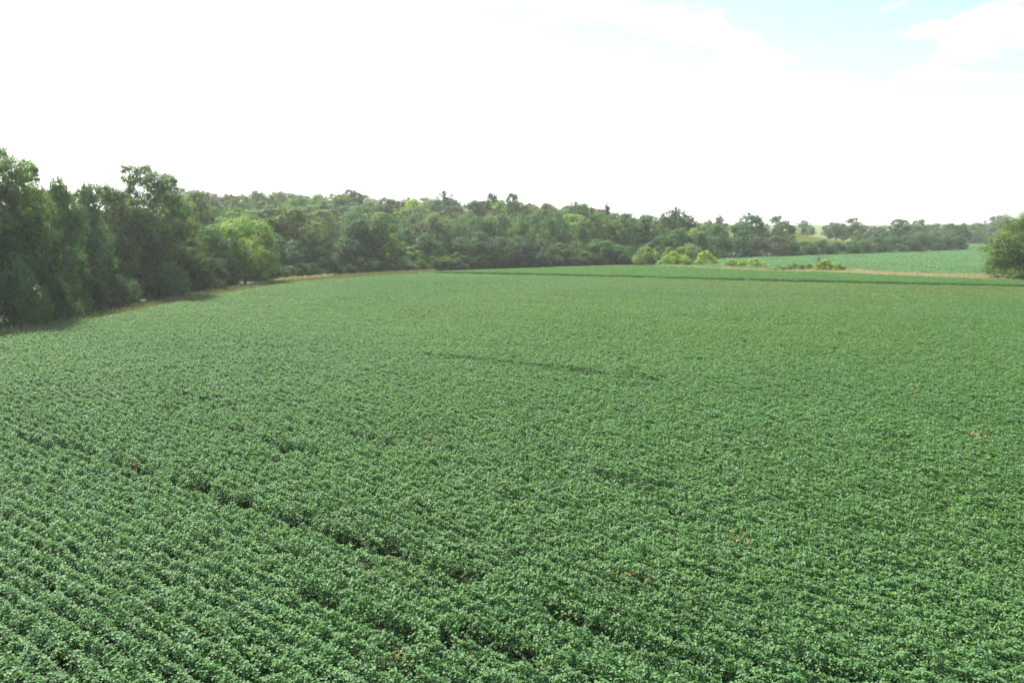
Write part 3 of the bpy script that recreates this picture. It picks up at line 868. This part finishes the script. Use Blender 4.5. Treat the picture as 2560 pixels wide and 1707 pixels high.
# trees that stand out on the skyline: (px, top row, width px, distance, archetype, colour, label)
for px, yt, w, Y, a, c, lab in [
    (875, 474, 60, 300, 'oak_c', OLIVE, 'wispy open tree breaking the highest part of the wooded skyline'),
    (992, 478, 26, 300, 'thin', GREYG, 'tiny tufted tree on a thin bare stem above the wooded skyline'),
    (1106, 477, 62, 295, 'oak_a', BLUEG, 'rounded open tree standing above the skyline with sky holes'),
    (1230, 484, 48, 290, 'oak_c', DARK, 'left one of two narrow trees side by side above the skyline'),
    (1280, 483, 50, 290, 'oak_c', DARK, 'right one of two narrow trees side by side above the skyline'),
    (1370, 508, 90, 270, 'oak_a', OLIVE, 'olive tree with flat rounded top on the skyline'),
    (1445, 505, 95, 258, 'oak_b', MID, 'broad mid green tree on the skyline right of the olive one'),
    (1517, 507, 30, 265, 'slim', GREYG, 'slim spire-like tree poking above the skyline'),
    (1690, 519, 105, 270, 'oak_b', DARK, 'broad dark dome of a tree on the lower skyline'),
    (1800, 537, 45, 285, 'slim', MID, 'small slim tree beside the dark dome on the lower skyline'),
    (1878, 533, 110, 275, 'oak_b', DARK, 'large dark oak at the right end of the wood'),
    (1940, 540, 50, 300, 'oak_c', MID, 'open topped tree just behind the large dark oak'),
    (1965, 552, 60, 290, 'oak_a', DARK, 'dark oak beside the meadow slope at the end of the wood'),
    (2008, 551, 56, 440, 'edge_a', MID, 'rounded tree at the upper corner of the meadow slope')]:
    x = AT(px, Y, yt + 20)
    tree('oak_tree' if a.startswith('oak') else 'woodland_tree', a, x, Y, max(HT(yt, Y) - gz(x, Y), 5), w / 2 / FPX * Y, jit(c, .05), lab, TREE_CATS)

# --- hedgerow along the second field: (px, top row, width)
HEDGE = [(1690, 575, 100, DARK, 'edge_a'), (1745, 580, 90, DARK, 'edge_b'), (1655, 590, 90, DARK, 'edge_a'), (1800, 588, 80, BLUEG, 'bush_d'), (1850, 590, 80, BLUEG, 'bush_d'), (1895, 588, 75, GREYG, 'bush_d'), (1940, 590, 80, GREYG, 'bush_c'), (1975, 598, 70, BLUEG, 'bush_d'), (2010, 603, 65, MID, 'bush_c'),
         (2050, 600, 75, BLUEG, 'bush_c'), (2090, 604, 65, BLUEG, 'bush_d'), (2125, 603, 60, MID, 'bush_c'), (2160, 598, 65, MID, 'bush_d'), (2195, 594, 60, MID, 'bush_c'), (2230, 588, 75, BLUEG, 'bush_d'), (2265, 590, 70, DARK, 'bush_c'), (2300, 586, 65, DARK, 'bush_d'),
         (2335, 594, 55, MID, 'bush_c'), (2365, 590, 60, DARK, 'bush_d'), (2395, 588, 50, DARK, 'bush_d')]
for px, yt, w, c, a in HEDGE:
    g = G(px, front_y(px) if px < 1900 else np.interp(px, [1800, 1990, 2150, 2300, 2410], [651, 645, 639, 633, 629])); u = g / np.linalg.norm(g)
    x, y = g + u * 3.0
    tall = a.startswith('edge')
    lab = 'tall dark tree where the wood meets the hedgerow' if tall else {BLUEG: 'bluish green hedgerow shrub behind the second field', GREYG: 'grey green hedgerow shrub behind the second field',
           MID: 'mid green hedgerow shrub behind the second field', DARK: 'dark green hedgerow shrub behind the second field'}[c]
    if not tall:
        lab = lab.replace('behind the second field', 'nearest the wood' if px < 1960 else 'below the meadow slope' if px < 2150 else 'at the far tip of the hedge' if px > 2350 else 'below the distant trees')
    tree('woodland_tree' if tall else 'hedgerow_shrub', a, x, y, HT(yt, y) - gz(x, y), w * 1.12 / 2 / FPX * y, jit(c, .08), lab, TREE_CATS if tall else 'shrub', ('tall dark trees' if tall else 'shrubs') + ' of the hedgerow')
# --- trees beyond the hedgerow, on the slope and in the far distance
BEYOND = [(2075, 556, 40, 420, 'oak_a', DARK), (2090, 555, 50, 412, 'oak_b', DARK), (2128, 545, 42, 415, 'oak_c', MID), (2150, 560, 45, 410, 'oak_b', DARK), (2140, 575, 22, 330, 'slim', BRIGHT),
          (2188, 566, 50, 400, 'oak_b', DARK), (2205, 572, 40, 390, 'oak_a', DARK), (2245, 548, 60, 345, 'oak_c', MID), (2230, 570, 50, 340, 'edge_a', MID), (2290, 552, 60, 430, 'oak_a', MID), (2275, 560, 50, 400, 'oak_b', MID), (2320, 560, 45, 450, 'oak_b', MID),
          (2300, 548, 26, 440, 'oak_c', DARK), (2345, 558, 45, 460, 'oak_a', OLIVE), (2370, 558, 45, 420, 'oak_c', MID), (2400, 560, 45, 370, 'oak_b', DARK), (2385, 575, 60, 350, 'edge_a', MID), (2335, 578, 60, 380, 'edge_b', GREYG), (2300, 580, 60, 380, 'edge_a', MID), (2260, 578, 60, 370, 'edge_b', MID),
          (2425, 562, 50, 500, 'oak_a', MID), (2450, 558, 45, 505, 'oak_b', BLUEG), (2475, 560, 45, 495, 'oak_a', MID), (2500, 536, 70, 520, 'oak_b', DARK), (2530, 555, 55, 510, 'oak_a', MID), (2430, 578, 50, 490, 'edge_a', BLUEG), (2465, 580, 50, 488, 'edge_b', BLUEG), (2500, 575, 55, 488, 'edge_a', MID), (2545, 545, 60, 520, 'oak_b', MID),
          (2280, 560, 40, 580, 'oak_b', MID), (2330, 559, 40, 600, 'oak_a', OLIVE), (2380, 561, 36, 620, 'oak_b', MID), (2410, 557, 40, 590, 'oak_a', BLUEG), (2440, 556, 40, 610, 'oak_b', MID), (2475, 558, 44, 600, 'oak_a', BLUEG), (2515, 553, 44, 590, 'oak_b', MID),
          (2108, 566, 46, 440, 'oak_a', MID), (2210, 563, 26, 640, 'oak_a', MID), (2165, 564, 22, 640, 'oak_b', OLIVE),
          (2590, 550, 60, 515, 'oak_a', MID), (2640, 556, 60, 510, 'oak_b', MID)]
for px, yt, w, Y, a, c in BEYOND:
    x = AT(px, Y)
    zone = 'on the rise beyond the hedgerow' if px < 2415 else 'at the far end of the second field'
    wd = {DARK: 'dark', MID: 'mid green', BRIGHT: 'small light green', OLIVE: 'olive', GREYG: 'grey green', BLUEG: 'hazy bluish'}[c]
    form = {'slim': 'slim ', 'oak_c': 'open crowned '}.get(a, 'rounded ')
    lab = '%s %stree %s' % (wd, form, zone)
    if (px, yt) == (2500, 536):
        lab = 'flat topped spreading tree rising above all others at the far field end'
    tree('distant_tree', a, x, Y, max(HT(yt, Y) - gz(x, Y), 3.5), w * 1.15 / 2 / FPX * Y, jit(c, .08), lab, TREE_CATS, lab.replace('tree', 'trees', 1))
# --- the tree standing in the field corner on the right
g = G(2592, 706)
tree('field_tree', 'field', g[0], g[1], HT(520, g[1]), 128 / FPX * g[1], (.100, .165, .050), 'bushy green tree with foliage to the ground at the end of the tan grass strip', TREE_CATS, rz=2.1)

# --- bright willow bushes on the grass between the fields: (px, base row, top row, width px, archetype, colour, label)
for px, yb, yt, w, a, c, lab in [
    (1615, 664, 620, 76, 'bush_a', BRIGHT, 'rounded light green bush standing alone at the wood edge'),
    (1680, 668, 633, 62, 'bush_a', YELLOW, 'yellow green bush at the left of the bush cluster before the wood'),
    (1708, 669, 641, 52, 'bush_b', YELLOW, 'low yellow green bush in the middle of the bush cluster'),
    (1722, 662, 613, 62, 'willow', BRIGHT, 'tallest pale willow standing behind the bush cluster'),
    (1672, 662, 621, 40, 'bush_c', BRIGHT, 'pale willow bush at the back left of the cluster'),
    (1765, 667, 631, 58, 'bush_a', YELLOW, 'rounded yellow green bush at the right of the bush cluster'),
    (1745, 669, 650, 40, 'bush_b', YELLOW, 'small yellow green bush low at the foot of the cluster'),
    (1828, 673, 651, 46, 'bush_b', YELLOW, 'left bush of the low yellow green pair on the tan verge'),
    (1885, 674, 650, 56, 'bush_a', YELLOW, 'right bush of the low yellow green pair on the tan verge'),
    (1856, 674, 655, 30, 'bush_b', YELLOW, 'small bush between the low yellow green pair'),
    (1985, 682, 661, 62, 'bush_b', BRIGHT, 'low green bush left of the bare grey shrub'),
    (2022, 681, 662, 40, 'bush_b', BRIGHT, 'low green bush just under the bare grey shrub'),
    (2066, 684, 653, 62, 'bush_a', YELLOW, 'bright bush right of the bare grey shrub'),
    (2096, 684, 664, 44, 'bush_b', BRIGHT, 'low bush sloping down to the tan grass strip'),
    (2046, 678, 645, 16, 'bush_d', MID, 'narrow green sapling rising against the bare grey shrub'),
    (1915, 677, 668, 30, 'bush_b', BRIGHT, 'tiny green bush right of the yellow green pair'),
    (1945, 679, 669, 26, 'bush_b', GREYG, 'tiny grey green bush in the tan grass')]:
    g = G(px, yb)
    tree('willow_bush', a, g[0], g[1], HT(yt - 4, g[1]), w / 2 / FPX * g[1] * 1.18, jit(c, .05), lab, 'bush')

# --- bare grey shrubs: fans of upright twigs
def bare_shrub(name, px, yb, yt, w, seed, label, lean=0, Y=None):
    r = np.random.RandomState(seed)
    if Y is None:
        g = G(px, yb); x, y = g
    else:
        y = Y; x = AT(px, Y)
    z0 = gz(x, y)
    H = HT(yt, y) - z0; R = w / 2 / FPX * y
    e = bpy.data.objects.new(name, None); COL.objects.link(e); e.location = (x, y, z0)
    tag(e, label, 'shrub' if Y is None else 'tree')
    for s in range(7):
        tb = Tubes(4)
        an = r.uniform(0, 6.28); q = r.uniform(.2, 1)
        tip = np.array([math.cos(an) * R * q + lean, math.sin(an) * R * q, H * r.uniform(.75, 1.0)])
        b0 = np.array([math.cos(an) * .15, math.sin(an) * .15, -.1])
        mid = b0 * .5 + tip * .5 + np.array([0, 0, .12 * H])
        tb.add([b0, b0 * .55 + mid * .45 + r.randn(3) * .08, mid, tip], [.035, .028, .02, .010])
        for k in range(7):
            f = r.uniform(.3, .95)
            p = (b0 * (1 - f) + mid * f) if f < .5 else (mid * (1 - (f - .5) * 2) + tip * (f - .5) * 2)
            d = unit((r.randn(3) * .6 + np.array([math.cos(an) * .5, math.sin(an) * .5, .9]))[None])[0] * H * r.uniform(.12, .3)
            tb.add([p, p + d * .5 + r.randn(3) * .05, p + d], [.014, .011, .006])
        link('branch', tb.mesh('bare_branch', M_TWIG), e)
    return e
bare_shrub('bare_shrub', 2040, 680, 631, 42, 3, 'bare grey leafless shrub standing up among the bright bushes')
bare_shrub('bare_shrub', 1735, 664, 606, 22, 4, 'bare pinkish twigs sticking up behind the bush cluster')
bare_shrub('bare_tree', 2186, 0, 552, 14, 5, 'tiny bare tree against the sky above the far hill', Y=520)

# --- dried weeds sticking out of the soybeans
M_WEED = rough_mat('dry_weed', (.26, .16, .07), (.40, .27, .13), 4, .9)
for i, (px, py, w, lab) in enumerate([
    (1855, 1392, .42, 'clump of orange dried weeds in the right part of the field'),
    (1572, 1483, .42, 'clump of orange dried weeds near the dark wheel gap in the field'),
    (1838, 1264, .16, 'small rusty weed tip amid the soybeans'),
    (1328, 1043, .45, 'faint spread of tan weeds in the middle of the field'),
    (1372, 1068, .30, 'thin tan weeds just beside the faint spread of weeds'),
    (1073, 1135, .25, 'single orange dried weed left of the middle of the field'),
    (1800, 1003, .35, 'pair of yellow dried stalks in the middle distance of the field'),
    (338, 1198, .30, 'yellow dried stalk at the start of the long dark row gap'),
    (2450, 1117, .55, 'wide clump of orange weeds by the right edge of the field'),
    (2285, 938, .40, 'distant orange weeds in the right part of the field'),
    (1825, 785, .5, 'far pale yellow weed clump before the end rows'),
    (985, 1702, .22, 'reddish dead leaves at the bottom of the field'),
    (2280, 990, .25, 'small tan weed behind the wide orange clump')]):
    g = G(px, py + 12)
    r = np.random.RandomState(300 + i)
    V, F = [], []
    for b in range(int(11 * w / .4)):
        bx, by = r.randn(2) * w * .45
        h = r.uniform(.7, 1.02); an = r.uniform(0, 6.28); s = np.array([math.cos(an), math.sin(an), 0]) * .009
        p0 = np.array([bx, by, .3]); p1 = np.array([bx + r.randn() * .10, by + r.randn() * .10, h])
        o = len(V)
        V += [p0 - s, p0 + s, p1 + s * .6, p1 - s * .6]; F.append((o, o + 1, o + 2, o + 3))
        for k in range(3):
            c = p0 + (p1 - p0) * r.uniform(.6, 1.0); d = r.randn(3) * .05; e2 = np.cross(d, r.randn(3)); e2 = unit(e2[None])[0] * .018
            o = len(V); V += [c - d, c + e2, c + d, c - e2]; F.append((o, o + 1, o + 2, o + 3))
    o = link('dried_weed', mesh_np('dried_weed', np.array(V), np.array(F), M_WEED))
    o.location = (g[0], g[1], 0)
    tag(o, lab, 'weed', 'dried weeds in the soybeans')

# ------------------------------------------------------------------ summer haze: one even box of air round everything
hv = bpy.data.meshes.new('haze')
X0, X1, Y0, Y1, Z0, Z1 = -2210, 2210, -710, 2610, -2.0, 40.0
hv.from_pydata([(x, y, z) for z in (Z0, Z1) for y in (Y0, Y1) for x in (X0, X1)], [],
               [(0, 2, 3, 1), (4, 5, 7, 6), (0, 1, 5, 4), (2, 6, 7, 3), (0, 4, 6, 2), (1, 3, 7, 5)])
hm, ht = newmat('haze')
ho = ht.nodes.new('ShaderNodeOutputMaterial')
pv = ht.nodes.new('ShaderNodeVolumePrincipled')
pv.inputs['Color'].default_value = (.96, .98, 1.0, 1)
pv.inputs['Density'].default_value = 0.00022
pv.inputs['Anisotropy'].default_value = 0.5
ht.links.new(pv.outputs[0], ho.inputs['Volume'])
hv.materials.append(hm)
haze = link('haze', hv)
tag(haze, 'thin pale summer haze filling the air over the fields', 'haze', kind='stuff')
